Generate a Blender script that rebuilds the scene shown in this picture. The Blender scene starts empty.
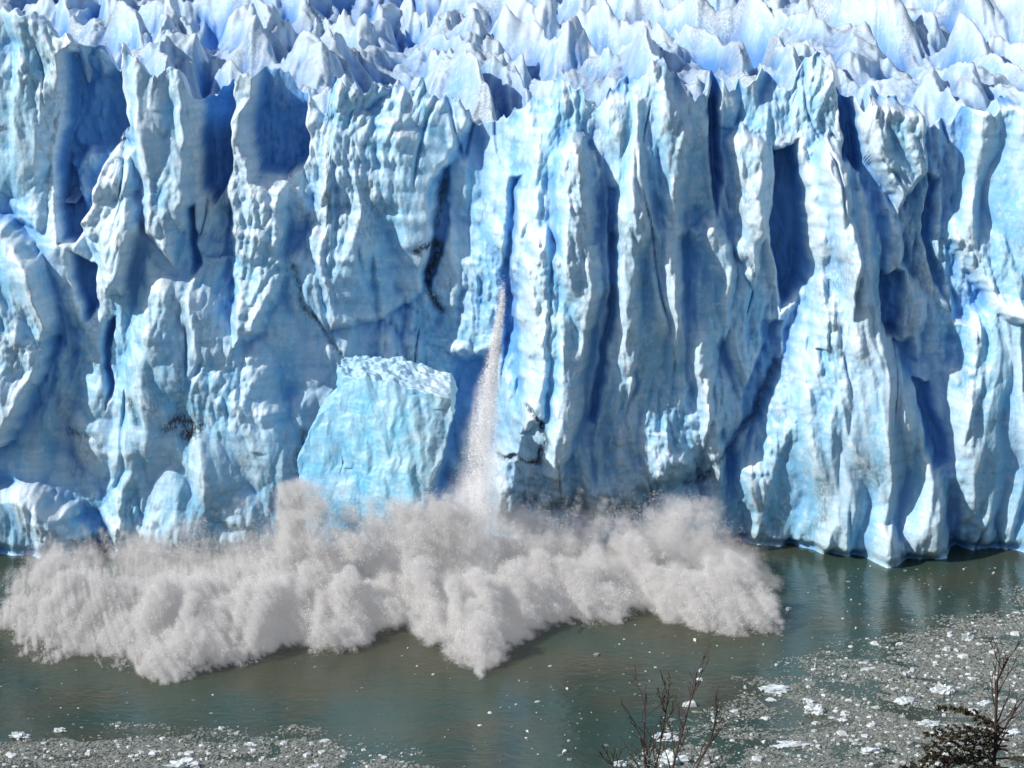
import bpy, bmesh, math, random, time
import numpy as np
from mathutils import Vector, Matrix
T0=time.time()
rng = np.random.default_rng(7)
random.seed(7)
scene = bpy.context.scene
scene.view_settings.view_transform = 'Standard'
scene.view_settings.look = 'None'
scene.view_settings.exposure = 0
# ---------------------------------------------------------------- survey geometry
F = 1911.0; PITCH = math.radians(11.85); CAMY = -260.0; CAMZ = 80.0
cp, sp = math.cos(PITCH), math.sin(PITCH)
def P(px, row, y):
    px = np.asarray(px, float); row = np.asarray(row, float)
    dx = px-512; dy = F*cp-(row-384)*sp; dz = -F*sp-(row-384)*cp
    t = (y-CAMY)/dy
    return t*dx, CAMZ+t*dz
def W(px, row):
    dy = F*cp-(row-384)*sp; dz = -F*sp-(row-384)*cp
    t = -CAMZ/dz
    return t*(px-512), CAMY+t*dy
# ---------------------------------------------------------------- noise
_perm = rng.permutation(256); _perm = np.concatenate([_perm,_perm,_perm])
_g = rng.normal(size=(256,3)); _g /= np.linalg.norm(_g,axis=1)[:,None]
def perlin(x,y,z=0.0):
    x=np.asarray(x,float); y=np.asarray(y,float)+0*x; z=np.asarray(z,float)+0*x
    x=x+0*y
    xi=np.floor(x).astype(int); yi=np.floor(y).astype(int); zi=np.floor(z).astype(int)
    xf=x-xi; yf=y-yi; zf=z-zi
    xi&=255; yi&=255; zi&=255
    u=xf**3*(xf*(xf*6-15)+10); v=yf**3*(yf*(yf*6-15)+10); w=zf**3*(zf*(zf*6-15)+10)
    def gr(i,j,k):
        h=_perm[_perm[_perm[(xi+i)&255]+((yi+j)&255)]+((zi+k)&255)]
        g=_g[h]
        return g[...,0]*(xf-i)+g[...,1]*(yf-j)+g[...,2]*(zf-k)
    a=gr(0,0,0)*(1-u)+gr(1,0,0)*u; b=gr(0,1,0)*(1-u)+gr(1,1,0)*u
    c=gr(0,0,1)*(1-u)+gr(1,0,1)*u; d=gr(0,1,1)*(1-u)+gr(1,1,1)*u
    return ((a*(1-v)+b*v)*(1-w)+(c*(1-v)+d*v)*w)*1.5
def fbm(x,y,z=0.0,o=4,g=0.5):
    s=0;a=1
    for i in range(o):
        s=s+a*perlin(x+i*17.3,y+i*9.1,z+i*5.7); x=x*2.03;y=y*2.03;z=z*2.03;a*=g
    return s
def ridged(x,y,z=0.0,o=4,g=0.5,pw=1.5):
    s=0;a=1;w=1
    for i in range(o):
        n=1-np.abs(perlin(x+i*17.3,y+i*9.1,z+i*5.7))*2.0
        n=np.clip(n,0,1)**pw
        s=s+a*n*w; w=np.clip(n*1.6,0.25,1); x=x*2.07;y=y*2.07;z=z*2.07;a*=g
    return s
def planes(x,y,seed=0,ar=0.8,ay=0.35):
    """chiselled facets: envelope of small sharp-crested wedges"""
    xi=np.floor(x).astype(int); yi=np.floor(y).astype(int); best=np.full(x.shape,-9.0)
    for i in (-1,0,1):
        for j in (-1,0,1):
            h=_perm[_perm[(xi+i+seed*31)&255]+((yi+j)&255)]
            h2=_perm[h+97]; h3=_perm[h+193]; h4=_perm[h2+57]; h5=_perm[h3+33]
            dx=x-(xi+i+h/255.); dy=y-(yi+j+h2/255.)
            v=(h3/255.-0.5)*0.8+dx*(h4/255.-0.5)*1.0+dy*(h5/255.-0.5)*0.7-ar*np.abs(dx+(h2/255.-0.5)*0.8*dy)-ay*np.abs(dy)-0.25*(dx*dx+dy*dy)
            best=np.maximum(best,v)
    return best
def sdist(X,Z,poly):
    p=np.array(poly,float); n=len(p)
    d=np.full(X.shape,1e9); ins=np.zeros(X.shape,bool)
    for i in range(n):
        a=p[i]; b=p[(i+1)%n]; e=b-a
        t=np.clip(((X-a[0])*e[0]+(Z-a[1])*e[1])/(e@e+1e-9),0,1)
        d=np.minimum(d,np.hypot(X-a[0]-t*e[0],Z-a[1]-t*e[1]))
        c=((a[1]>Z)!=(b[1]>Z))&(X<(b[0]-a[0])*(Z-a[1])/(b[1]-a[1]+1e-12)+a[0])
        ins^=c
    return np.where(ins,d,-d)
def lined(X,Z,pts):
    p=np.array(pts,float); d=np.full(X.shape,1e9)
    for i in range(len(p)-1):
        a=p[i]; e=p[i+1]-a
        t=np.clip(((X-a[0])*e[0]+(Z-a[1])*e[1])/(e@e+1e-9),0,1)
        d=np.minimum(d,np.hypot(X-a[0]-t*e[0],Z-a[1]-t*e[1]))
    return d
def blur(A,s):
    ky=np.fft.fftfreq(A.shape[0]*2)[:,None]; kx=np.fft.rfftfreq(A.shape[1]*2)[None]
    B=np.pad(A,((0,A.shape[0]),(0,A.shape[1])),mode='symmetric')
    G=np.exp(-2*(math.pi*s)**2*(kx**2+ky**2))
    return np.fft.irfft2(np.fft.rfft2(B)*G,s=B.shape)[:A.shape[0],:A.shape[1]]
def sst(x): x=np.clip(x,0,1); return x*x*(3-2*x)
def mesh_from(name,verts,faces_flat,nper,attrs=None,smooth=True,mat=None,parent=None):
    me=bpy.data.meshes.new(name)
    nv=len(verts); nf=len(faces_flat)//nper
    me.vertices.add(nv); me.vertices.foreach_set('co',np.asarray(verts,np.float32).ravel())
    me.loops.add(nf*nper); me.loops.foreach_set('vertex_index',np.asarray(faces_flat,np.int32).ravel())
    me.polygons.add(nf); me.polygons.foreach_set('loop_start',np.arange(0,nf*nper,nper,dtype=np.int32))
    me.polygons.foreach_set('use_smooth',np.full(nf,smooth))
    me.update(calc_edges=True)
    if attrs:
        for k,v in attrs.items():
            a=me.attributes.new(k,'FLOAT','POINT'); a.data.foreach_set('value',np.asarray(v,np.float32).ravel())
    ob=bpy.data.objects.new(name,me); scene.collection.objects.link(ob)
    if mat: me.materials.append(mat)
    if parent: ob.parent=parent
    return ob
def gridfaces(r,c):
    i=np.arange(r-1)[:,None]*c+np.arange(c-1)[None]
    return np.stack([i,i+1,i+c+1,i+c],-1).reshape(-1)
# ---------------------------------------------------------------- materials
def newmat(name):
    m=bpy.data.materials.new(name); m.use_nodes=True
    nt=m.node_tree; nt.nodes.clear()
    return m,nt,nt.nodes,nt.links
def attr(N,name):
    a=N.new('ShaderNodeAttribute'); a.attribute_name=name; return a.outputs['Fac']
def mathn(N,L,op,a,b=None,clamp=False):
    n=N.new('ShaderNodeMath'); n.operation=op; n.use_clamp=clamp
    for i,v in enumerate((a,b)):
        if v is None: continue
        if isinstance(v,(int,float)): n.inputs[i].default_value=v
        else: L.new(v,n.inputs[i])
    return n.outputs[0]
def mix(N,L,f,a,b,mode='MIX'):
    n=N.new('ShaderNodeMix'); n.data_type='RGBA'; n.blend_type=mode
    for s,v in ((n.inputs[0],f),(n.inputs[6],a),(n.inputs[7],b)):
        if isinstance(v,(int,float)): s.default_value=v
        elif isinstance(v,tuple): s.default_value=(*v,1) if len(v)==3 else v
        else: L.new(v,s)
    return n.outputs[2]
def noise(N,L,vec,scale,detail=5,rough=0.55,dist=0.0):
    n=N.new('ShaderNodeTexNoise'); n.inputs['Scale'].default_value=scale; n.inputs['Detail'].default_value=detail
    n.inputs['Roughness'].default_value=rough; n.inputs['Distortion'].default_value=dist
    L.new(vec,n.inputs['Vector']); return n.outputs['Fac']
def mapping(N,L,vec,sc):
    m=N.new('ShaderNodeMapping'); m.inputs['Scale'].default_value=sc; L.new(vec,m.inputs['Vector']); return m.outputs[0]
def ramp(N,L,f,a,b):
    n=N.new('ShaderNodeMapRange'); n.interpolation_type='SMOOTHSTEP'
    n.inputs['From Min'].default_value=a; n.inputs['From Max'].default_value=b; L.new(f,n.inputs['Value']); return n.outputs[0]
def ice_material(name,white=(0.74,0.84,0.90),mid=(0.27,0.57,0.79),deep=(0.09,0.31,0.70),up_w=0.6,bump=0.7):
    m,nt,N,L=newmat(name)
    out=N.new('ShaderNodeOutputMaterial'); b=N.new('ShaderNodeBsdfPrincipled'); L.new(b.outputs[0],out.inputs[0])
    geo=N.new('ShaderNodeNewGeometry'); pos=geo.outputs['Position']
    sep=N.new('ShaderNodeSeparateXYZ'); L.new(geo.outputs['Normal'],sep.inputs[0])
    cav=attr(N,'cav'); dirt=attr(N,'dirt'); snow_lit=attr(N,'snow_lit'); n1=attr(N,'tone'); strat=attr(N,'strata')
    n2=noise(N,L,pos,0.8,5,0.7)
    c=mix(N,L,n1,mid,tuple(0.62*p+0.38*q for p,q in zip(mid,white)))
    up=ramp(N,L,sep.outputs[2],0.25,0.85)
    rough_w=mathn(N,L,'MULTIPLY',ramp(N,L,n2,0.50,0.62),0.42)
    w=mathn(N,L,'ADD',mathn(N,L,'MULTIPLY',up,up_w),mathn(N,L,'MULTIPLY',snow_lit,0.9))
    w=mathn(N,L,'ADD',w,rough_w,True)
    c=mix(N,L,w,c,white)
    c=mix(N,L,mathn(N,L,'MULTIPLY',strat,0.26),c,(0.14,0.38,0.58))
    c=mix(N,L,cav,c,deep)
    n3=noise(N,L,mapping(N,L,pos,(1,1,0.5)),2.4,5,0.7)
    dd=mathn(N,L,'MULTIPLY',dirt,ramp(N,L,n3,0.38,0.58),True)
    c=mix(N,L,dd,c,(0.07,0.065,0.06))
    fine=mathn(N,L,'MULTIPLY',ramp(N,L,n3,0.5,0.72),0.25)
    c=mix(N,L,fine,c,(0.18,0.36,0.53))
    L.new(c,b.inputs['Base Color'])
    b.inputs['Roughness'].default_value=0.28
    b.inputs['IOR'].default_value=1.31
    bp=N.new('ShaderNodeBump'); bp.inputs['Strength'].default_value=bump; bp.inputs['Distance'].default_value=0.32
    L.new(noise(N,L,mapping(N,L,pos,(1,1,0.6)),0.9,7,0.68),bp.inputs['Height']); L.new(bp.outputs[0],b.inputs['Normal'])
    return m
ICE=ice_material('glacier_ice')
ICE_TOP=ice_material('serac_ice',white=(0.58,0.67,0.74),mid=(0.20,0.43,0.68),deep=(0.04,0.20,0.58),up_w=0.6,bump=0.6)
ICE_BLK=ice_material('fresh_ice',white=(0.72,0.88,0.93),mid=(0.24,0.58,0.78),deep=(0.10,0.38,0.68),bump=0.45,up_w=0.45)
glacier=bpy.data.objects.new('glacier',None); scene.collection.objects.link(glacier)
# ---------------------------------------------------------------- front wall (cliff)
sky=[(-300,20),(-200,40),(-120,25),(-60,40),(0,12),(30,18),(60,36),(90,52),(113,74),(119,48),(128,56),(150,72),(178,70),(188,96),(205,102),(222,88),(240,82),(262,72),(285,88),(300,96),(322,114),(328,86),(335,76),(350,90),(400,92),(420,88),(450,103),(468,124),(485,132),(505,122),(540,100),(560,82),(580,92),(604,106),(610,86),(640,74),(660,60),(680,80),(697,110),(706,100),(718,74),(735,92),(752,84),(770,70),(788,92),(800,86),(808,66),(830,60),(850,90),(870,114),(878,94),(905,104),(940,124),(958,126),(975,110),(1000,122),(1010,104),(1060,116),(1100,90),(1160,110),(1240,90),(1320,110)]
sky=np.array(sky,float)
sx_,sz_=P(sky[:,0],sky[:,1],6)
NX=1200; NZ=390
xs=np.linspace(-108,108,NX)
H=np.interp(xs,sx_,sz_)
H=H+1.3*(ridged(xs/3.2,0*xs+3.1,0,3)-0.8)+0.5*perlin(xs/4.1,7.7)
v=np.linspace(0,1,NZ)[:,None]
Z=-1.5+v*(H[None]+1.5); X=np.repeat(xs[None],NZ,0)
wx=X+0.8*fbm(X/7,Z/12,1.0,3)+0.3*fbm(X/1.8,Z/2.5,5.0,2)
wz=Z+1.5*fbm(X/8,Z/9,9.0,3)+0.4*fbm(X/1.8,Z/1.8,13.0,2)
feats=[
 (8,1.1,[(46,60),(80,40),(112,40),(118,130),(100,165),(88,205),(68,248),(48,252),(38,200),(42,130)]),
 (7,0.9,[(188,60),(203,50),(222,60),(224,180),(208,207),(192,190)]),
 (8,1.1,[(240,60),(262,50),(298,60),(303,160),(285,188),(250,182),(238,150)]),
 (7,1.6,[(780,150),(812,140),(822,220),(814,300),(788,325),(776,240)]),
 (6,1.2,[(846,60),(868,60),(880,150),(876,182),(852,168)]),
 (4,1.4,[(885,262),(917,275),(916,352),(890,342)]),
 (5,1.3,[(706,50),(728,50),(734,190),(722,235),(714,170)]),
 (2.5,1.2,[(918,380),(945,385),(955,470),(930,485)]),
 (5,1.2,[(58,252),(90,268),(96,320),(78,332),(62,290)]),
 (1.8,0.6,[(424,190),(446,170),(446,240),(434,310),(420,300),(428,250)]),
 (2,1.0,[(770,330),(795,330),(775,420),(745,450),(750,400)]),
 (2.5,1.0,[(98,330),(112,320),(110,400),(96,420)]),
 (3,1.0,[(180,210),(192,200),(196,270),(184,290)]),
 (3,1.4,[(505,180),(522,175),(518,330),(500,420),(498,300)]),
 (2.5,1.2,[(607,190),(618,180),(622,300),(600,430),(590,420),(606,300)]),
 (3,1.2,[(945,170),(962,180),(958,240),(965,330),(945,300),(940,230)]),
 (4,3.0,[(440,370),(500,350),(505,470),(500,560),(415,560),(425,480)]),
 (-5.5,5,[(505,110),(600,40),(690,40),(715,140),(702,260),(695,380),(705,470),(640,530),(540,530),(500,470),(512,330),(494,250)]),
 (-5,2.0,[(556,150),(570,128),(592,135),(604,180),(602,300),(587,420),(562,480),(540,470),(548,330),(552,220)]),
 (-4,1.8,[(528,242),(545,230),(560,262),(556,330),(545,420),(518,440),(513,320)]),
 (-2.5,2.0,[(606,110),(625,85),(650,100),(655,200),(640,330),(625,420),(612,300),(610,200)]),
 (-2.5,1.8,[(655,80),(680,85),(694,130),(690,260),(675,380),(664,300),(662,180)]),
 (-3.5,1.8,[(692,240),(720,215),(742,250),(735,330),(715,420),(700,460),(690,380)]),
 (-3.5,1.6,[(735,150),(755,120),(776,150),(776,240),(760,300),(742,260)]),
 (-6,4.5,[(824,150),(838,130),(858,165),(888,205),(892,290),(905,350),(930,400),(960,480),(965,580),(840,580),(760,580),(740,480),(770,410),(800,330),(815,280),(812,200)]),
 (-3.5,1.2,[(828,160),(838,130),(860,170),(862,260),(850,330),(838,260),(830,200)]),
 (-4,1.6,[(878,98),(945,112),(947,170),(930,200),(908,228),(890,190),(876,150)]),
 (-4.5,3.0,[(962,330),(1000,300),(1300,300),(1300,580),(960,580),(950,450)]),
 (-4,2.0,[(985,112),(1024,100),(1300,100),(1300,330),(1010,330),(962,250),(975,190)]),
 (-3,1.8,[(892,200),(915,230),(918,270),(940,310),(935,370),(900,350),(890,270)]),
 (-4,1.6,[(45,172),(70,150),(130,148),(140,240),(120,300),(100,295),(85,240),(60,205)]),
 (-6,1.6,[(-300,180),(0,225),(30,260),(52,322),(44,370),(10,450),(-300,470)]),
 (-3.5,1.6,[(118,46),(150,40),(180,50),(190,110),(188,200),(170,265),(140,240),(124,160)]),
 (-3.5,1.4,[(212,120),(240,104),(240,150),(252,186),(288,190),(284,250),(262,340),(235,350),(215,200)]),
 (-2.5,1.2,[(322,108),(332,40),(400,40),(452,80),(475,130),(442,180),(420,310),(332,345),(297,250),(312,180)]),
 (-2.5,3,[(140,260),(200,290),(270,360),(300,460),(290,580),(90,580),(110,400)]),
 (-5,2.4,[(-300,480),(40,488),(72,512),(85,540),(70,590),(-300,590)]),
 (-3,2,[(860,570),(870,520),(890,510),(905,545),(925,590)]),
 (-2.5,2.0,[(110,80),(112,60),(60,20),(0,0),(-120,0),(-120,200),(30,240),(38,120),(60,75)]),
]
mx=[-108,-72,-55,-48,-20,-6,6,26,38,46,70,80,108]
my=[1,0,-2.5,-3,3.5,5.5,-0.5,-0.5,2.6,0,1.5,0,-3]
Y=0.13*Z+1.0+4.5*np.exp(-np.clip(Z,0,99)/16)+np.interp(wx,mx,my)+2.2*fbm(X/38,Z/70,2.0,2)
for dy,soft,poly in feats:
    pp=np.array(poly,float); qx,qz=P(pp[:,0],pp[:,1],1)
    sd=sdist(wx,wz,np.stack([qx,qz],1))
    t=np.clip(sd/soft,0,1)
    if dy<0: t=1-(1-t)**1.4
    else: t=sst(t)
    Y+=dy*t
calm=sst((fbm(X/22,Z/26,150.,2)+0.35)/0.7)
right=sst((X+5)/20)
warp=3.0*fbm(X/16,Z/22,20.0,2)
Xs=X+warp+0.10*(Z-30)*np.sin(X/23.0)
rib=ridged(Xs/11,Z/42,3.0,2,0.5)
Y-=(0.7+1.4*right)*(rib-0.8)
rib2=ridged(Xs/3.6+5,Z/18+3,8.0,2,0.5)
Y-=(0.05+0.5*calm*(0.25+0.75*right))*(rib2-0.8)
pA=planes(Xs/6.5+0.08*fbm(X/6,Z/8,42.,2),Z/15+0.08*fbm(X/8,Z/8,41.,2),1)
sk=Z+0.35*X+2.5*fbm(X/9,Z/9,230.,2)
pB=planes(Xs/6.0,sk/9.0,21,0.7,0.55)
Y-=3.6*pA*(0.35+0.65*right)+3.2*pB*(1-right)*0.8
Y-=1.8*(planes(Xs/2.6+0.05*fbm(X/2,Z/3,46.,2),Z/6.0,4)*(0.35+0.65*right)+planes(Xs/2.4,sk/3.4,24,0.7,0.55)*(1-right)*0.65)*(0.35+0.6*calm)
Y-=0.6*planes(Xs/1.0,Z/1.8,6)*(0.25+0.85*calm)
Y-=0.25*planes(X/0.55,Z/0.9,9,0.7,0.6)*calm
Y+=(0.04+0.11*calm)*fbm(X/1.6,Z/2.4,50.,4,0.55)
fr1=np.abs(perlin(Xs/8+3.3,Z/60,210.))
fmask=sst((fbm(X/12,Z/16,220.,2)-0.05)/0.3)
Y+=0.9*np.exp(-(fr1/0.02)**2)*fmask
slab=sst((sdist(wx,wz,np.stack(P([300,330,470,440,420,330],[180,80,110,180,310,345],0),1))+3)/6)
Y+=slab*0.14*np.sin(Z*2.2+1.5*fbm(X/9,Z/3,60.,2)+0.25*X)
Y+=1.2*np.exp(-((Z-0.4)/0.8)**2)
cracks=[([(498,476),(520,470),(540,462),(547,440),(540,420),(528,405)],0.42,1.3),
 ([(412,262),(430,250),(436,270),(425,300),(440,330)],0.7,1.0),
 ([(285,280),(300,320),(325,352),(340,370)],0.45,0.75),
 ([(690,492),(715,480),(740,455),(765,420),(785,370)],0.6,0.65),
 ([(165,430),(180,420),(195,432),(185,440)],1.1,1.0),([(128,400),(135,425)],0.7,0.7),
 ([(175,300),(185,340),(178,420)],0.5,0.4),([(500,260),(515,300)],0.5,0.4),([(60,440),(95,452)],0.7,0.5),
 ([(820,480),(825,520),(810,550)],0.8,0.5),([(440,190),(432,235)],0.6,0.8),([(300,440),(292,470)],0.6,0.6)]
dirt=np.zeros_like(X)
for pts,wd,st in cracks:
    pp=np.array(pts,float); qx,qz=P(pp[:,0],pp[:,1],0)
    dd=lined(wx,wz,np.stack([qx,qz],1))
    g=np.exp(-(dd/wd)**2); Y+=0.8*g*st; dirt=np.maximum(dirt,st*np.exp(-(dd/(wd*0.9))**2)*1.1)
dirt+=0.30*sst((fbm(X/6,Z/9,70.,4)-0.24)/0.35)
dx_=xs[1]-xs[0]
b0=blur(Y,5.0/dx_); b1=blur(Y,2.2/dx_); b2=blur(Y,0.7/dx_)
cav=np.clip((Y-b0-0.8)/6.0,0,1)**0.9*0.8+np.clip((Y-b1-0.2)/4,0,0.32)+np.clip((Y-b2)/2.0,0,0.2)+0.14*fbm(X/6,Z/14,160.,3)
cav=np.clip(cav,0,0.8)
snow_lit=np.clip((b2-Y)/1.0,0,1)*0.4+np.clip((b1-Y)/3.0,0,0.4)+0.12*sst((Z-(H[None]-5))/5)
tone=sst((fbm(X/5,Z/18,170.,4)+0.25)/0.6); strata=sst((fbm(X/16,Z/0.9,175.,4)-0.0)/0.5)
K=26
kk=np.linspace(0,1,K+1)[1:,None]
Yt=Y[-1][None]+kk*13
Zt=H[None]-(1.0*kk+9*kk**2.2)+1.0*fbm(X[:1]/4,Yt/4,80.,3)*np.clip(kk*4,0,1)
Xt=np.repeat(xs[None],K,0); o_=np.ones_like(Xt)
cc_=lambda a,b_: np.concatenate([a,b_*o_])
mesh_from('front_wall',np.stack([cc_(X,Xt),cc_(Y,Yt),cc_(Z,Zt)],-1).reshape(-1,3),gridfaces(NZ+K,NX),4,{'cav':cc_(cav,0.1),'dirt':cc_(dirt,0),'snow_lit':cc_(snow_lit,0.2),'tone':cc_(tone,0.5),'strata':cc_(strata,0)},True,ICE,glacier)
# ---------------------------------------------------------------- serac field behind
NR=640; NC=1050
r=np.linspace(0,1,NR)[:,None]; u=np.linspace(-1,1,NC)[None]
Y0=r*115+r**3*420
Xg=u*(107+Y0*0.42)+0*r
ytop=blur(Y[-1][None].repeat(4,0),2.0/dx_)[0]
Yg=Y0+0*u+(np.interp(Xg,xs,np.maximum(ytop,Y[-1]))+4.0)*np.exp(-Y0/60)+0*u
base=56.5+Y0*0.085+0.00005*Y0**2+4.5*fbm(Xg/45,Yg/60,3.,2)+7*sst((-Xg-15)/60)*sst(Y0/50)
wxx=Xg+4*fbm(Xg/22,Yg/40,90.,3); wyy=Yg+8*fbm(Xg/22,Yg/40,95.,3)
rx=wxx*0.92+wyy*0.22; ry=wyy-wxx*0.5
h=9.0*ridged(rx/21,ry/70,4.,2,0.5,1.2)
h+=9.0*planes(rx/11,ry/29,5)
h+=3.6*planes(wxx/4.6,wyy/11,7)
h+=1.1*planes(wxx/1.7,wyy/3.6,8)
h+=0.25*fbm(Xg/1.5,Yg/2.5,7.,3)
fadein=sst((Y0-1)/16)
Zg=base-3*(1-fadein)+(h-7.5)*(0.45+0.55*fadein)
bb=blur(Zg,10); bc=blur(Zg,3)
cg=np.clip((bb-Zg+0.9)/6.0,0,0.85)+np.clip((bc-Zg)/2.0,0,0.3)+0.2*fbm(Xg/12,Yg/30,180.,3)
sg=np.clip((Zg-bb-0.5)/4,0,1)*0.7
dg=0.40*sst((fbm(Xg/9,Yg/20,99.,4)-0.12)/0.4)
mesh_from('serac_field',np.stack([Xg,Yg,Zg],-1).reshape(-1,3),gridfaces(NR,NC),4,{'cav':np.clip(cg,0,0.85),'dirt':dg,'snow_lit':sg,'tone':sst(fbm(Xg/6,Yg/12,171.,3)+0.5),'strata':0*Xg},True,ICE_TOP,glacier)
print('glacier',time.time()-T0)
# ---------------------------------------------------------------- falling block of ice
outl=[(338,366),(395,370),(450,386),(455,402),(440,450),(420,500),(408,570),(320,570),(304,505),(299,455),(318,410),(334,396)]
bx,bz=P([p[0] for p in outl],[p[1] for p in outl],-10)
bm=bmesh.new()
# front face folds about a vertical edge: its shaded left and bright right are painted in by the attributes
fr=[bm.verts.new((x,-17.5+0.10*(z-15)-0.40*min(0,x+14.5)*-1*-1*0+abs(min(0,x+14))*0.42+max(0,x+14)*0.05,z-0.6)) for x,z in zip(bx,bz)]
bk=[bm.verts.new((x*0.97-0.3,-2.5,z+0.2)) for x,z in zip(bx,bz)]
cxm=-13.5; zt_=float(np.interp(cxm,[bx[0],bx[1],bx[2]],[bz[0],bz[1],bz[2]])); zb_=float(bz[6])
ctr=[bm.verts.new((cxm,-17.9+0.10*(zz_-15),zz_)) for zz_ in ((zt_+zb_)/2+4,)]
n=len(fr)
for i in range(n): bm.faces.new((fr[(i+1)%n],fr[i],ctr[0]))
bm.faces.new(bk)
for i in range(n): bm.faces.new((fr[i],fr[(i+1)%n],bk[(i+1)%n],bk[i]))
bmesh.ops.recalc_face_normals(bm,faces=bm.faces)
me=bpy.data.meshes.new('tmp'); bm.to_mesh(me); bm.free()
tmp=bpy.data.objects.new('tmp',me); scene.collection.objects.link(tmp)
md=tmp.modifiers.new('r','REMESH'); md.mode='VOXEL'; md.voxel_size=0.15; md.adaptivity=0
dg_=bpy.context.evaluated_depsgraph_get(); ev=bpy.data.meshes.new_from_object(tmp.evaluated_get(dg_))
bpy.data.objects.remove(tmp)
blk=bpy.data.objects.new('falling_ice_block',ev); scene.collection.objects.link(blk)
nv=len(ev.vertices); co=np.zeros(nv*3,np.float32); ev.vertices.foreach_get('co',co); co=co.reshape(-1,3).astype(float)
no=np.zeros(nv*3,np.float32); ev.vertices.foreach_get('normal',no); no=no.reshape(-1,3)
x,y,z=co.T
bigp=1.3*planes(x/5.5+z*0.05,z/9,11)+0.6*planes(x/2.3,z/4.2,12)+0.14*planes(x/0.9,z/1.5,14)
k_=np.clip((-y-3)/9,0,1)
co[:,1]-=bigp*k_
co[:,0]+=(0.5*perlin(y/3,z/4,13.)+0.25*perlin(y/1.1,z/1.3,14.)+0.12*perlin(y/0.5,z/0.5,15.))
top=sst((no[:,2]-0.3)/0.5)
tz=sst((z-(z.max()-5))/5)
co[:,2]+=tz*(0.5*perlin(x/1.8,y/2.4,3.)+0.35*perlin(x/0.7,y/0.9,5.)+0.6*planes(x/1.4,y/2,15))
ev.vertices.foreach_set('co',co.astype(np.float32).ravel())
for k,vv in (('cav',np.clip(0.18-bigp*0.2+(-x-17)*0.03,0,0.6)),('dirt',np.zeros(nv)),('snow_lit',top*0.35+np.clip((x+14)/4,0,1)*0.35),('tone',sst(fbm(x/3,z/5,3.,3)+0.5)),('strata',0.5*sst(fbm(x/8,z/0.8,3.,3)+0.2))):  # side light painted into the colour: paler to the right, deeper blue left
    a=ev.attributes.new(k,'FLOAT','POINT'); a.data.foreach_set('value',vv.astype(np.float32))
ev.polygons.foreach_set('use_smooth',np.ones(len(ev.polygons),bool)); ev.materials.clear(); ev.materials.append(ICE_BLK); ev.update()
# ---------------------------------------------------------------- water
m,nt,N,L=newmat('lake_water_mat')
out=N.new('ShaderNodeOutputMaterial'); b=N.new('ShaderNodeBsdfPrincipled'); L.new(b.outputs[0],out.inputs[0])
geo=N.new('ShaderNodeNewGeometry'); pos=geo.outputs['Position']
n1=noise(N,L,mapping(N,L,pos,(1,2.0,1)),0.03,4,0.6)
c=mix(N,L,ramp(N,L,n1,0.38,0.62),(0.056,0.062,0.038),(0.034,0.062,0.046))
L.new(c,b.inputs['Base Color']); b.inputs['Roughness'].default_value=0.08; b.inputs['IOR'].default_value=1.33
bp=N.new('ShaderNodeBump'); bp.inputs['Strength'].default_value=0.5; bp.inputs['Distance'].default_value=0.13
hh=mathn(N,L,'ADD',noise(N,L,mapping(N,L,pos,(1,1.4,1)),0.7,4,0.6),mathn(N,L,'MULTIPLY',noise(N,L,pos,0.16,2,0.5),2.0))
L.new(hh,bp.inputs['Height']); L.new(bp.outputs[0],b.inputs['Normal'])
mesh_from('water',[(-2500,-250,0),(2500,-250,0),(2500,60,0),(-2500,60,0)],[0,1,2,3],4,None,False,m)
# ---------------------------------------------------------------- brash ice
def simple(name,col,rough=0.6,trans=0.0,var=0.6):
    m,nt,N,L=newmat(name)
    out=N.new('ShaderNodeOutputMaterial'); b=N.new('ShaderNodeBsdfPrincipled'); 
    geo=N.new('ShaderNodeNewGeometry'); n1=noise(N,L,geo.outputs['Position'],1.3,2,0.6)
    c=mix(N,L,ramp(N,L,n1,0.3,0.7),tuple(var*q for q in col),col); L.new(c,b.inputs['Base Color']); b.inputs['Roughness'].default_value=rough
    if trans>0:
        t=N.new('ShaderNodeBsdfTranslucent'); L.new(c,t.inputs[0]); ms=N.new('ShaderNodeMixShader'); ms.inputs[0].default_value=trans
        L.new(b.outputs[0],ms.inputs[1]); L.new(t.outputs[0],ms.inputs[2]); L.new(ms.outputs[0],out.inputs[0])
    else: L.new(b.outputs[0],out.inputs[0])
    return m
BRASH=simple('brash_ice_mat',(0.25,0.265,0.24),0.5); CHIP=simple('ice_chip_mat',(0.68,0.73,0.74),0.5)
brash=bpy.data.objects.new('brash_ice',None); scene.collection.objects.link(brash)
def wpoly(pts): return np.array([W(a,b_) for a,b_ in pts])
rightp=wpoly([(1500,585),(1024,590),(930,612),(820,640),(740,680),(690,715),(640,735),(570,790),(560,1000),(1500,1000)])
leftp=wpoly([(-500,735),(0,735),(120,727),(280,728),(350,738),(410,755),(450,790),(470,900),(-500,900)])
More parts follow.
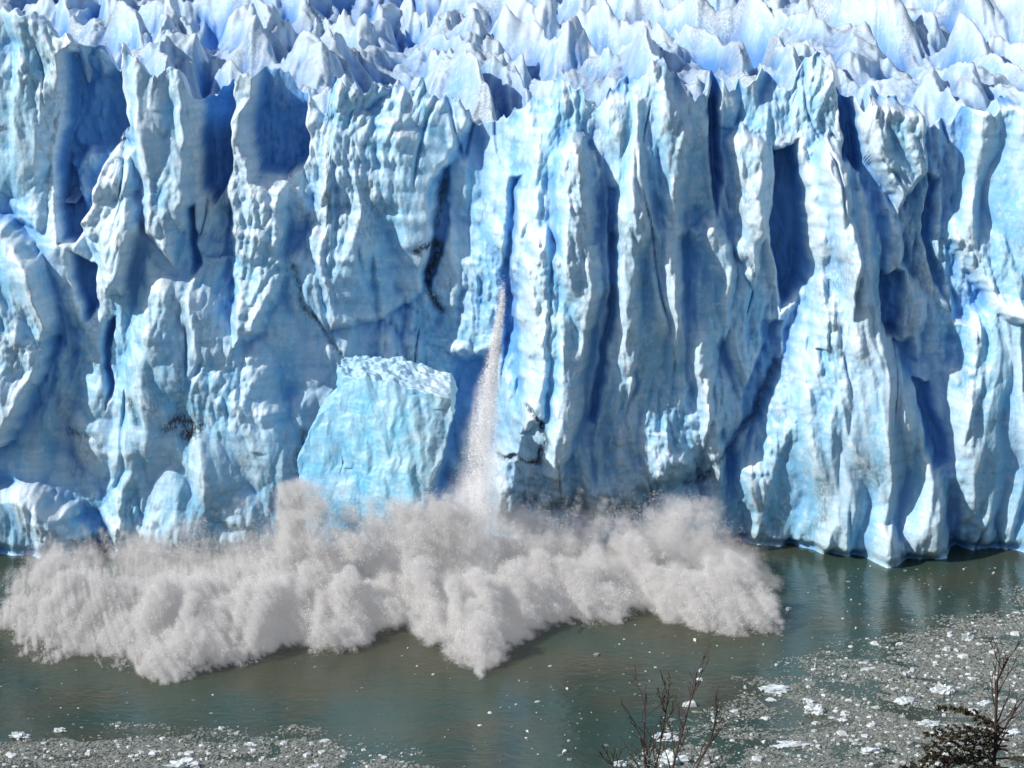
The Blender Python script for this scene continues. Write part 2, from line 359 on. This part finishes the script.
def scatter(name,NCAND,kprob,med,sig,mx_,mat,open_w):
    cx=rng.uniform(-100,100,NCAND); cy=rng.uniform(-86,-3,NCAND)
    wcx=cx+5*fbm(cx/14,cy/9,3.,3); wcy=cy+4*fbm(cx/16,cy/9,8.,3)
    sdm=np.maximum(sdist(wcx,wcy,rightp)/12,sdist(wcx,wcy,leftp)/3)
    band=fbm(cx/16+2*fbm(cx/25,cy/18,11.,2),cy/6.5+fbm(cx/14,cy/14,12.,2),15.,5,0.65)
    prob=np.clip(sdm,0,1)**0.8*(0.10+0.90*sst((band+0.14+0.24*np.clip(sdm,0,1))/0.30))+open_w*(sdm>-1.6)+open_w*0.3
    keep=rng.random(NCAND)<prob*kprob
    cx=cx[keep];cy=cy[keep]; nC=len(cx)
    size=np.clip(rng.lognormal(med,sig,nC),0.04,mx_)
    ang=np.linspace(0,2*np.pi,6)[:-1]
    rad=size[:,None]*rng.uniform(0.55,1.25,(nC,5)); th=ang[None]+rng.uniform(0,6.28,nC)[:,None]
    asp=rng.uniform(0.6,1.4,nC)[:,None]
    bxv=cx[:,None]+rad*np.cos(th)*asp; byv=cy[:,None]+rad*np.sin(th)
    hgt=size*rng.uniform(0.1,0.4,nC)*(1+(med>-2)*0.8)
    botv=np.stack([bxv,byv,np.zeros_like(bxv)-0.02],-1)
    topv=np.stack([cx[:,None]+(bxv-cx[:,None])*0.8,cy[:,None]+(byv-cy[:,None])*0.8,hgt[:,None]*rng.uniform(0.6,1.2,(nC,5))+0.01],-1)
    cen=np.stack([cx,cy,hgt*1.05+0.01],-1)[:,None]
    V=np.concatenate([botv,topv,cen],1)
    tri=[]
    for i in range(5):
        j=(i+1)%5
        tri+=[i,j,5+j, i,5+j,5+i, 5+i,5+j,10]
    Fc=(np.arange(nC)[:,None]*11+np.array(tri)[None]).reshape(-1)
    mesh_from(name,V.reshape(-1,3),Fc,3,None,False,mat,brash); print(name,nC)
scatter('slush',800000,0.75,-2.15,0.45,0.6,BRASH,0.003)
scatter('chips',60000,0.40,-1.95,0.55,0.7,CHIP,0.02)
FLOE=simple('floe_mat',(0.68,0.76,0.79),0.5)
def floe(px,row,w,hh,seed):
    x0,y0=W(px,row)
    bm=bmesh.new(); bmesh.ops.create_icosphere(bm,subdivisions=4,radius=1)
    c=np.array([v_.co[:] for v_ in bm.verts])
    k=1+0.7*perlin(c[:,0]*1.6+seed,c[:,1]*1.6,c[:,2]*1.6)+0.35*perlin(c[:,0]*4+seed,c[:,1]*4,c[:,2]*4)+0.2*perlin(c[:,0]*9+seed,c[:,1]*9,c[:,2]*9)
    for v_,q,kk_ in zip(bm.verts,c,k): v_.co=Vector((x0+q[0]*kk_*w,y0+q[1]*kk_*w*0.6,q[2]*kk_*hh))
    me=bpy.data.meshes.new('ice_floe'); bm.to_mesh(me); bm.free(); me.materials.append(FLOE)
    ob=bpy.data.objects.new('ice_floe',me); scene.collection.objects.link(ob)
fl=[(815,712,1.1,0.9),(845,716,0.5,0.45),(943,692,1.0,0.9),(905,703,1.1,0.6),(968,640,0.6,0.8),(672,762,1.5,1.0),(665,738,1.4,0.4),(183,767,1.5,0.8),(20,737,1.0,0.4),(1010,735,1.0,0.5),(775,690,1.7,0.35),(900,645,0.5,0.3),(930,725,1.3,0.4),(60,731,0.7,0.3),(620,765,0.7,0.4),(795,745,1.4,0.35),(985,705,0.7,0.4),(250,745,0.5,0.25),(870,752,1.0,0.4)]
for k in range(16): fl.append((rng.uniform(720,1020),rng.uniform(640,766),rng.uniform(0.2,0.6),rng.uniform(0.15,0.4)))
for i,(a,b_,w,hh) in enumerate(fl): floe(a,b_,w,hh,i*3.7)
# ---------------------------------------------------------------- splash (volumes of spray)
SPRAY=simple('spray_mat',(0.95,0.94,0.93),0.9,0.4,0.95)
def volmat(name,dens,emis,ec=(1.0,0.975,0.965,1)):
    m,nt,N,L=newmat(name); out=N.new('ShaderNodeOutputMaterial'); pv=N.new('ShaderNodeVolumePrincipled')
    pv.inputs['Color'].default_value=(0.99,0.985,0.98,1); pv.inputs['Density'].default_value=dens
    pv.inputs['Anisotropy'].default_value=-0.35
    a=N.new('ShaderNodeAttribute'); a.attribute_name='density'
    L.new(mathn(N,L,'MULTIPLY',a.outputs['Fac'],emis*dens),pv.inputs['Emission Strength'])  # added glow stands in for light scattered many times inside the cloud
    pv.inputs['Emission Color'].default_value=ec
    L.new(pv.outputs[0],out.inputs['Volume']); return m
def volume_object(name,D,lo,hi,mat,parent=None):
    nx,ny,nz=D.shape
    me=bpy.data.meshes.new(name); n=D.size
    me.vertices.add(n)
    gx,gy,gz=np.meshgrid(np.linspace(lo[0],hi[0],nx,dtype=np.float32),np.linspace(lo[1],hi[1],ny,dtype=np.float32),np.linspace(lo[2],hi[2],nz,dtype=np.float32),indexing='ij')
    me.vertices.foreach_set('co',np.stack([gx,gy,gz],-1).ravel())
    a=me.attributes.new('dens','FLOAT','POINT'); a.data.foreach_set('value',D.astype(np.float32).ravel())
    ob=bpy.data.objects.new(name,me); scene.collection.objects.link(ob); me.materials.append(mat)
    ng=bpy.data.node_groups.new(name+'_nodes','GeometryNodeTree')
    ng.interface.new_socket('Geometry',in_out='INPUT',socket_type='NodeSocketGeometry')
    ng.interface.new_socket('Geometry',in_out='OUTPUT',socket_type='NodeSocketGeometry')
    N=ng.nodes; L=ng.links
    gi=N.new('NodeGroupInput'); go=N.new('NodeGroupOutput')
    pos=N.new('GeometryNodeInputPosition'); sub=N.new('ShaderNodeVectorMath'); sub.operation='SUBTRACT'; sub.inputs[1].default_value=lo
    L.new(pos.outputs[0],sub.inputs[0])
    mul=N.new('ShaderNodeVectorMath'); mul.operation='MULTIPLY'; mul.inputs[1].default_value=((nx-1)/(hi[0]-lo[0]),(ny-1)/(hi[1]-lo[1]),(nz-1)/(hi[2]-lo[2]))
    L.new(sub.outputs[0],mul.inputs[0])
    sep=N.new('ShaderNodeSeparateXYZ'); L.new(mul.outputs[0],sep.inputs[0])
    def M(op,a,b=None):
        q=N.new('ShaderNodeMath'); q.operation=op
        for i,v_ in enumerate((a,b)):
            if v_ is None: continue
            if isinstance(v_,(int,float)): q.inputs[i].default_value=v_
            else: L.new(v_,q.inputs[i])
        return q.outputs[0]
    ix=M('ROUND',sep.outputs[0]); iy=M('ROUND',sep.outputs[1]); iz=M('ROUND',sep.outputs[2])
    idx=M('ADD',M('MULTIPLY',M('ADD',M('MULTIPLY',ix,float(ny)),iy),float(nz)),iz)
    f2i=N.new('FunctionNodeFloatToInt'); f2i.rounding_mode='ROUND'; L.new(idx,f2i.inputs[0])
    na=N.new('GeometryNodeInputNamedAttribute'); na.data_type='FLOAT'; na.inputs[0].default_value='dens'
    si=N.new('GeometryNodeSampleIndex'); si.data_type='FLOAT'; si.domain='POINT'; si.clamp=True
    L.new(gi.outputs[0],si.inputs['Geometry']); L.new(na.outputs[0],si.inputs['Value']); L.new(f2i.outputs[0],si.inputs['Index'])
    vc=N.new('GeometryNodeVolumeCube'); L.new(si.outputs[0],vc.inputs['Density'])
    vc.inputs['Min'].default_value=lo; vc.inputs['Max'].default_value=hi
    vc.inputs['Resolution X'].default_value=nx; vc.inputs['Resolution Y'].default_value=ny; vc.inputs['Resolution Z'].default_value=nz
    sm=N.new('GeometryNodeSetMaterial'); sm.inputs['Material'].default_value=mat
    L.new(vc.outputs[0],sm.inputs['Geometry']); L.new(sm.outputs[0],go.inputs[0])
    md=ob.modifiers.new('volume','NODES'); md.node_group=ng
    if parent: ob.parent=parent
    print(name,D.shape,n,time.time()-T0)
    return ob
T=np.array([(0,606),(15,575),(35,556),(60,548),(100,545),(150,540),(200,536),(245,522),(272,502),(292,484),(315,496),(340,514),(370,516),(400,512),(440,508),(470,496),(500,504),(560,512),(600,520),(640,512),(690,506),(730,524),(752,568),(770,602),(786,628)],float)
B=np.array([(0,612),(20,655),(50,664),(80,652),(110,668),(140,670),(160,684),(190,678),(215,660),(240,668),(270,652),(300,642),(320,660),(350,646),(375,628),(400,620),(430,640),(455,655),(480,678),(500,655),(530,638),(560,622),(600,626),(650,608),(700,630),(740,636),(786,632)],float)
VOX=0.27
lo=(-76.0,-53.0,-0.3); hi=(44.0,-4.0,16.5)
nx,ny,nz=[int((hi[i]-lo[i])/VOX)+1 for i in range(3)]
ax=[np.linspace(lo[i],hi[i],(nx,ny,nz)[i]) for i in range(3)]
field=np.zeros((nx,ny,nz),np.float32)
def lobe(c,R,amp=1.0,el=(1,1,1)):
    sl=[]
    for i in range(3):
        a=int((c[i]-R*el[i]-lo[i])/VOX); b=int((c[i]+R*el[i]-lo[i])/VOX)+2
        a=max(a,0); b=min(b,(nx,ny,nz)[i])
        if b<=a: return
        sl.append(slice(a,b))
    gx=ax[0][sl[0]][:,None,None]-c[0]; gy=ax[1][sl[1]][None,:,None]-c[1]; gz=ax[2][sl[2]][None,None,:]-c[2]
    d=np.sqrt((gx/el[0])**2+(gy/el[1])**2+(gz/el[2])**2)/R
    f=(np.clip(1-d,0,1)*amp).astype(np.float32)
    s=tuple(sl); field[s]=np.maximum(field[s],f)
nP=360
px=rng.uniform(4,782,nP); t=np.interp(px,T[:,0],T[:,1]); bt=np.interp(px,B[:,0],B[:,1]); s=rng.random(nP)
row=t+(bt-t)*s; _,yb=W(px,bt); yf=-9*(1-s)+yb*s; 
inblk=(px>285)&(px<450); yf=np.where(inblk,np.minimum(yf,-21.5),yf)
xx,zz=P(px,row,yf)
R=rng.uniform(1.3,4.4,nP); edge=np.clip(np.minimum(px,786-px)/70.,0,1); R*=0.35+0.65*edge; R*=np.interp(s,[0,0.8,1],[1.1,1,0.6])
for i in range(nP):
    c=(xx[i],yf[i]+R[i]*0.7,max(zz[i]-R[i]*0.6,R[i]*0.3)); lobe(c,R[i]*1.6,rng.uniform(0.6,1.0),(1,1,0.9))
    for k in range(4):
        dv=rng.normal(size=3); dv/=np.linalg.norm(dv); dv[1]=-abs(dv[1]); r2=R[i]*rng.uniform(0.35,0.7)
        lobe((c[0]+dv[0]*R[i],c[1]+dv[1]*R[i]*0.8,max(0.3,c[2]+dv[2]*R[i]*0.9)),r2*1.6,rng.uniform(0.6,1.0))
for i in range(260):
    pj=rng.uniform(8,782); b_=np.interp(pj,B[:,0],B[:,1])
    r1=b_+rng.uniform(-22,16); _,y1=W(pj,b_+2); r0=r1-rng.uniform(25,65); y0=y1*0.78
    p0=pj-(pj-385)*0.12+rng.normal(0,5)
    x1,z1=P(pj,r1,y1); x0,z0=P(p0,r0,y0); rr=rng.uniform(0.6,1.8)
    for q in np.linspace(0,1,12):
        lobe((x0+(x1-x0)*q,y0+(y1-y0)*q,max(0.2,z0+(z1-z0)*q+0.8*math.sin(q*math.pi))),rr*(1.5-1.1*q),0.95-0.35*q)
for i in range(120):
    pj=rng.uniform(30,760); t_=np.interp(pj,T[:,0],T[:,1]); r1=t_-rng.uniform(-10,26); y0=-16; y1=-18
    if 285<pj<450: y0=-21.5;y1=-22.5
    p0=pj-(pj-440)*0.09; x1,z1=P(pj,r1,y1); x0,z0=P(p0,t_+40,y0); rr=rng.uniform(0.7,1.8)
    for q in np.linspace(0,1,9): lobe((x0+(x1-x0)*q,y0+(y1-y0)*q,z0+(z1-z0)*q),rr*(1.6-1.1*q),0.85-0.4*q)
act=field>0.001
ii=np.nonzero(act)
xa,ya,za=ax[0][ii[0]],ax[1][ii[1]],ax[2][ii[2]]; fa=field[act].astype(float)
ux=xa-(-12.0); uy=ya-2.0; rr_=np.hypot(ux,uy)+1e-3; th_=np.arctan2(uy,ux)
arc=th_*np.maximum(rr_,8.0)
sf=rr_-0.9*za; tf=rr_+za
streak=fbm(arc/0.9,tf/1.7,sf/8.0,4,0.68)
bil=np.abs(perlin(xa/4.2,ya/4.2,za/3.6))+0.35*np.abs(perlin(xa/1.7+9,ya/1.7,za/1.7))
big=fbm(xa/9,ya/9,za/6+4,3)
front=sst((-ya-12)/16)*(1-0.6*sst((xa-20)/14))
fine=fbm(xa/1.1,ya/1.1,za/1.1+40,3,0.7)
dd=fa*1.65-0.28*bil-0.75*streak*(0.45+0.55*front)+0.65*big-0.28-0.32*fine
sharp=0.62+0.35*(1-front)
den=np.clip(dd/sharp,0,1)**1.9
den*=0.18+0.82*front
den*=np.clip((za+0.2)/0.4,0,1)*np.clip(fa/0.15,0,1)
Dn=np.zeros_like(field); Dn[act]=den
Dn[Dn<0.004]=0
splash=bpy.data.objects.new('water_splash',None); scene.collection.objects.link(splash)
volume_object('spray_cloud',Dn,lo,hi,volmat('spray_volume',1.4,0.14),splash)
pts=[];siz=[]
def add(p,s): pts.append(p); siz.append(s)
pw=den*np.exp(-den/0.35)*(0.25+0.75*front)*(1+0.9*np.clip(-streak,-1,1)); pw=np.clip(pw,0,None); pw/=pw.sum()
cdf=np.cumsum(pw); nd=320000
pick=np.searchsorted(cdf,rng.random(nd)); pick=np.clip(pick,0,len(xa)-1)
add(np.stack([xa[pick],ya[pick],za[pick]],-1)+rng.uniform(-VOX/2,VOX/2,(nd,3)),rng.uniform(0.03,0.065,nd))
for i in range(520):
    up_=rng.random()<0.4; pj=rng.uniform(5,784); bt_=np.interp(pj,B[:,0],B[:,1])
    if up_:
        tt_=np.interp(pj,T[:,0],T[:,1]); r1=tt_-rng.uniform(-8,22); y1=-14-rng.uniform(0,6); r0=tt_+15; y0=-14
    else:
        r1=bt_+rng.uniform(-20,15); _,y1=W(pj,bt_+3); r0=r1-rng.uniform(10,40); y0=y1*0.9
    p0=pj-(pj-385)*0.04+rng.normal(0,3)
    x1,z1=P(pj,r1,y1); x0,z0=P(p0,r0,y0); n_=110; tt=rng.random(n_)
    q=np.stack([x0+(x1-x0)*tt,y0+(y1-y0)*tt,z0+(z1-z0)*tt],-1)+rng.normal(size=(n_,3))*(0.5-0.25*tt[:,None])
    add(q,rng.uniform(0.02,0.055,n_))
def tri_cloud(name,pts,siz,mat):
    ok=pts[:,2]>0.02; pts=pts[ok]; siz=siz[ok]; n=len(pts)
    a=rng.normal(size=(n,3)); a/=np.linalg.norm(a,axis=1)[:,None]
    b=np.cross(a,rng.normal(size=(n,3))); b/=np.linalg.norm(b,axis=1)[:,None]; c=np.cross(a,b)
    v0=pts+b*siz[:,None]*1.3; v1=pts+(-0.6*b+c)*siz[:,None]; v2=pts+(-0.6*b-c)*siz[:,None]
    V=np.stack([v0,v1,v2],1).reshape(-1,3)
    return mesh_from(name,V,np.arange(n*3),3,None,False,mat)
tri_cloud('droplets',np.concatenate(pts),np.concatenate(siz),SPRAY).parent=splash
# falling stream of crushed ice
stream=bpy.data.objects.new('falling_ice_debris',None); scene.collection.objects.link(stream)
lo2=(-12.0,-22.0,2.0); hi2=(6.0,-6.0,42.0)
n3=(90,62,200); a3=[np.linspace(lo2[i],hi2[i],n3[i]) for i in range(3)]
gx,gy,gz=np.meshgrid(*a3,indexing='ij')
rws=np.linspace(280,540,60); cxp=np.interp(rws,[280,380,470,540],[505,491,478,472]); sxx,szz=P(cxp,rws,-14)
cxz=np.interp(gz,szz[::-1],sxx[::-1]); wz_=np.interp(gz,szz[::-1],np.interp(rws,[300,380,440,500,540],[0.9,1.9,3.3,5.2,6.2])[::-1])
amp_=np.interp(gz,szz[::-1],np.interp(rws,[270,310,380,440,500],[0,0.35,0.65,0.7,0.5])[::-1])
rr=np.hypot(gx-cxz-0.9*perlin(gz/5,gx*0+3.3)-0.3*perlin(gz/1.5,gx*0+5.3),(gy+14))/wz_
den=np.clip(1-rr,0,1)**1.5*(0.5+2.2*fbm(gx/0.8,gy/0.8,gz/4,4,0.6))*amp_
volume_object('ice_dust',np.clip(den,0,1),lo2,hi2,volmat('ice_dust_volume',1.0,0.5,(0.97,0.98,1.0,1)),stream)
n_=26000
t=rng.random(n_)**0.7
rows=290+t*230; pxs=np.interp(rows,[280,380,470,540],[505,491,478,472]); sp_=np.interp(t,[0,0.35,0.7,1],[0.35,0.9,1.9,3.2])
kf=rng.integers(0,9,n_); off=np.linspace(-1,1,9)[kf]
x_,z_=P(pxs,rows,-14)
q=np.stack([x_+off*sp_*0.6+rng.normal(0,1,n_)*sp_*0.3,-14+rng.normal(0,1,n_)*sp_*0.6,z_+rng.normal(0,0.8,n_)],-1)
tri_cloud('ice_fragments',q,rng.uniform(0.03,0.10,n_),SPRAY).parent=stream
# ---------------------------------------------------------------- hillside and shrubs in the foreground
m,nt,N,L=newmat('hillside_soil'); out=N.new('ShaderNodeOutputMaterial'); b=N.new('ShaderNodeBsdfPrincipled'); L.new(b.outputs[0],out.inputs[0])
geo=N.new('ShaderNodeNewGeometry'); c=mix(N,L,noise(N,L,geo.outputs['Position'],0.8,6),(0.05,0.06,0.03),(0.14,0.11,0.08)); L.new(c,b.inputs['Base Color']); b.inputs['Roughness'].default_value=0.9
gy=np.linspace(-420,-90,160)[:,None]; gx=np.linspace(-300,300,200)[None]
D=gy-CAMY
gz=np.where(D>0,78-0.475*D,78-0.1*D)+0.25*perlin(gx/6+0*gy,gy/6)
gz=np.where(gz<-3,-3,gz)
mesh_from('hillside',np.stack([gx+0*gy,gy+0*gx,gz],-1).reshape(-1,3),gridfaces(160,200),4,None,True,m)
def tube(segs,name,mat,parent=None):
    Vs=[];Fs=[];k=0
    for a,b_,r0,r1 in segs:
        a=np.array(a);b_=np.array(b_); d=b_-a; L_=np.linalg.norm(d); 
        if L_<1e-6: continue
        d/=L_; e=np.cross(d,[0.3,0.9,0.2]); e/=np.linalg.norm(e); f=np.cross(d,e)
        for pnt,r_ in ((a,r0),(b_,r1)):
            for i in range(5):
                an=i*2*math.pi/5; Vs.append(pnt+r_*(math.cos(an)*e+math.sin(an)*f))
        for i in range(5): j=(i+1)%5; Fs+=[k+i,k+j,k+5+j,k+5+i]
        k+=10
    return mesh_from(name,np.array(Vs),np.array(Fs),4,None,True,mat,parent)
BARK=simple('twig_bark',(0.075,0.045,0.035),0.9); NEED=simple('needle_mat',(0.055,0.045,0.02),0.8)
rng=np.random.default_rng(21)
def grow(segs,p,d,length,r,depth,spread,nseg=6,up=0.1):
    step=length/nseg
    for i in range(nseg):
        d=d+rng.normal(0,0.10,3)+np.array([0,0,up*0.3]); d/=np.linalg.norm(d)
        q=p+d*step; r2=max(r*(1-0.7/nseg),0.0026)
        segs.append((p,q,r,r2)); p=q; r=r2
        if depth>0 and i>=1:
            for _ in range(1 if rng.random()<0.6 else 2):
                s=d+rng.normal(0,spread,3)*np.array([1,0.6,0.7]); s/=np.linalg.norm(s)
                grow(segs,p,s,length*rng.uniform(0.22,0.38)*(1-0.05*i),r*0.6,depth-1,spread,4,up)
def shrub(px,rowtop,dist,lean,r,depth,spread,base_drop=0.9):
    y=CAMY+dist; x,zt=P(px,rowtop,y); gz=78-0.475*dist
    segs=[]; hgt=zt-gz
    p0=np.array([float(x)-lean*hgt,y,gz-0.1]); L1=max(hgt-base_drop,0.2); dv=np.array([lean,0,1.0]); dv/=np.linalg.norm(dv)
    p1=p0+dv*L1; segs.append((p0,p1,r*1.3,r))
    grow(segs,p1,dv,base_drop+0.05,r,depth,spread,9,0.25)
    return segs
e=bpy.data.objects.new('bare_shrub',None); scene.collection.objects.link(e)
segs=[]
for px,rt,ln,r_ in ((646,682,-0.02,0.010),(672,664,0.02,0.011),(690,686,0.04,0.009),(658,700,0.0,0.008),(602,752,-0.03,0.007)):
    segs+=shrub(px,rt,12.0+rng.uniform(-0.4,0.4),ln,r_,2,0.5)
tube(segs,'branches',BARK,e)
e=bpy.data.objects.new('conifer_sapling',None); scene.collection.objects.link(e)
segs=[];need=[]
segs+=shrub(1003,628,11.5,0.0,0.014,2,0.4,1.0)
for k in range(15):
    px0=1005+rng.uniform(-3,6); row0=rng.uniform(725,810); y=CAMY+11.5
    x0,z0=P(px0,row0,y); dirx=-1 if k%4 else 1
    Lb=rng.uniform(0.45,0.68)
    p=np.array([float(x0),y,float(z0)]); d=np.array([dirx*0.95,rng.uniform(-0.35,0.35),rng.uniform(0.1,0.5)]); d/=np.linalg.norm(d)
    for i in range(10):
        d=d+np.array([0,0,-0.045])+rng.normal(0,0.06,3); d/=np.linalg.norm(d); q=p+d*Lb/10; segs.append((p,q,0.007*(1-i/12),0.007*(1-(i+1)/12))); 
        for sgn in (-1,1):
            sd_=d*0.9+sgn*np.array([0.0,0.3,0.35])+rng.normal(0,0.18,3); sd_/=np.linalg.norm(sd_); qq=q+sd_*Lb*0.17*(1-i/14); segs.append((q,qq,0.003,0.0015))
            for j in range(26):
                c_=q+(qq-q)*rng.random(); a=rng.normal(size=3); a/=np.linalg.norm(a); b2=rng.normal(size=3)*0.0065
                need.append([c_-b2,c_+b2,c_+a*0.02])
        p=q
tube(segs,'branches',BARK,e)
need=np.array(need).reshape(-1,3); mesh_from('needles',need,np.arange(len(need)),3,None,False,NEED,e)
# ---------------------------------------------------------------- light
EL=math.radians(38); A_=math.radians(64)
to_sun=Vector((-math.sin(A_)*math.cos(EL),-math.cos(A_)*math.cos(EL),math.sin(EL)))
sun=bpy.data.lights.new('sun','SUN'); sun.energy=4.7; sun.angle=math.radians(0.5); sun.color=(1,0.945,0.87)
so=bpy.data.objects.new('sun',sun); scene.collection.objects.link(so)
so.rotation_euler=(-to_sun).to_track_quat('-Z','Y').to_euler()
w=bpy.data.worlds.new('World'); scene.world=w; w.use_nodes=True
nt=w.node_tree; nt.nodes.clear()
o=nt.nodes.new('ShaderNodeOutputWorld'); bg=nt.nodes.new('ShaderNodeBackground'); st=nt.nodes.new('ShaderNodeTexSky')
st.sky_type='NISHITA'; st.sun_disc=False; st.sun_elevation=EL
st.sun_rotation=math.atan2(to_sun.x,to_sun.y)
bg.inputs[1].default_value=0.12
nt.links.new(st.outputs[0],bg.inputs[0]); nt.links.new(bg.outputs[0],o.inputs[0])
cam=bpy.data.cameras.new('camera'); cam.sensor_width=36; cam.lens=F*36/1024; cam.clip_end=6000; cam.clip_start=0.5
co_=bpy.data.objects.new('camera',cam); scene.collection.objects.link(co_)
co_.location=(0,CAMY,CAMZ); co_.rotation_euler=(math.radians(90)-PITCH,0,0)
scene.camera=co_
print('done',time.time()-T0)
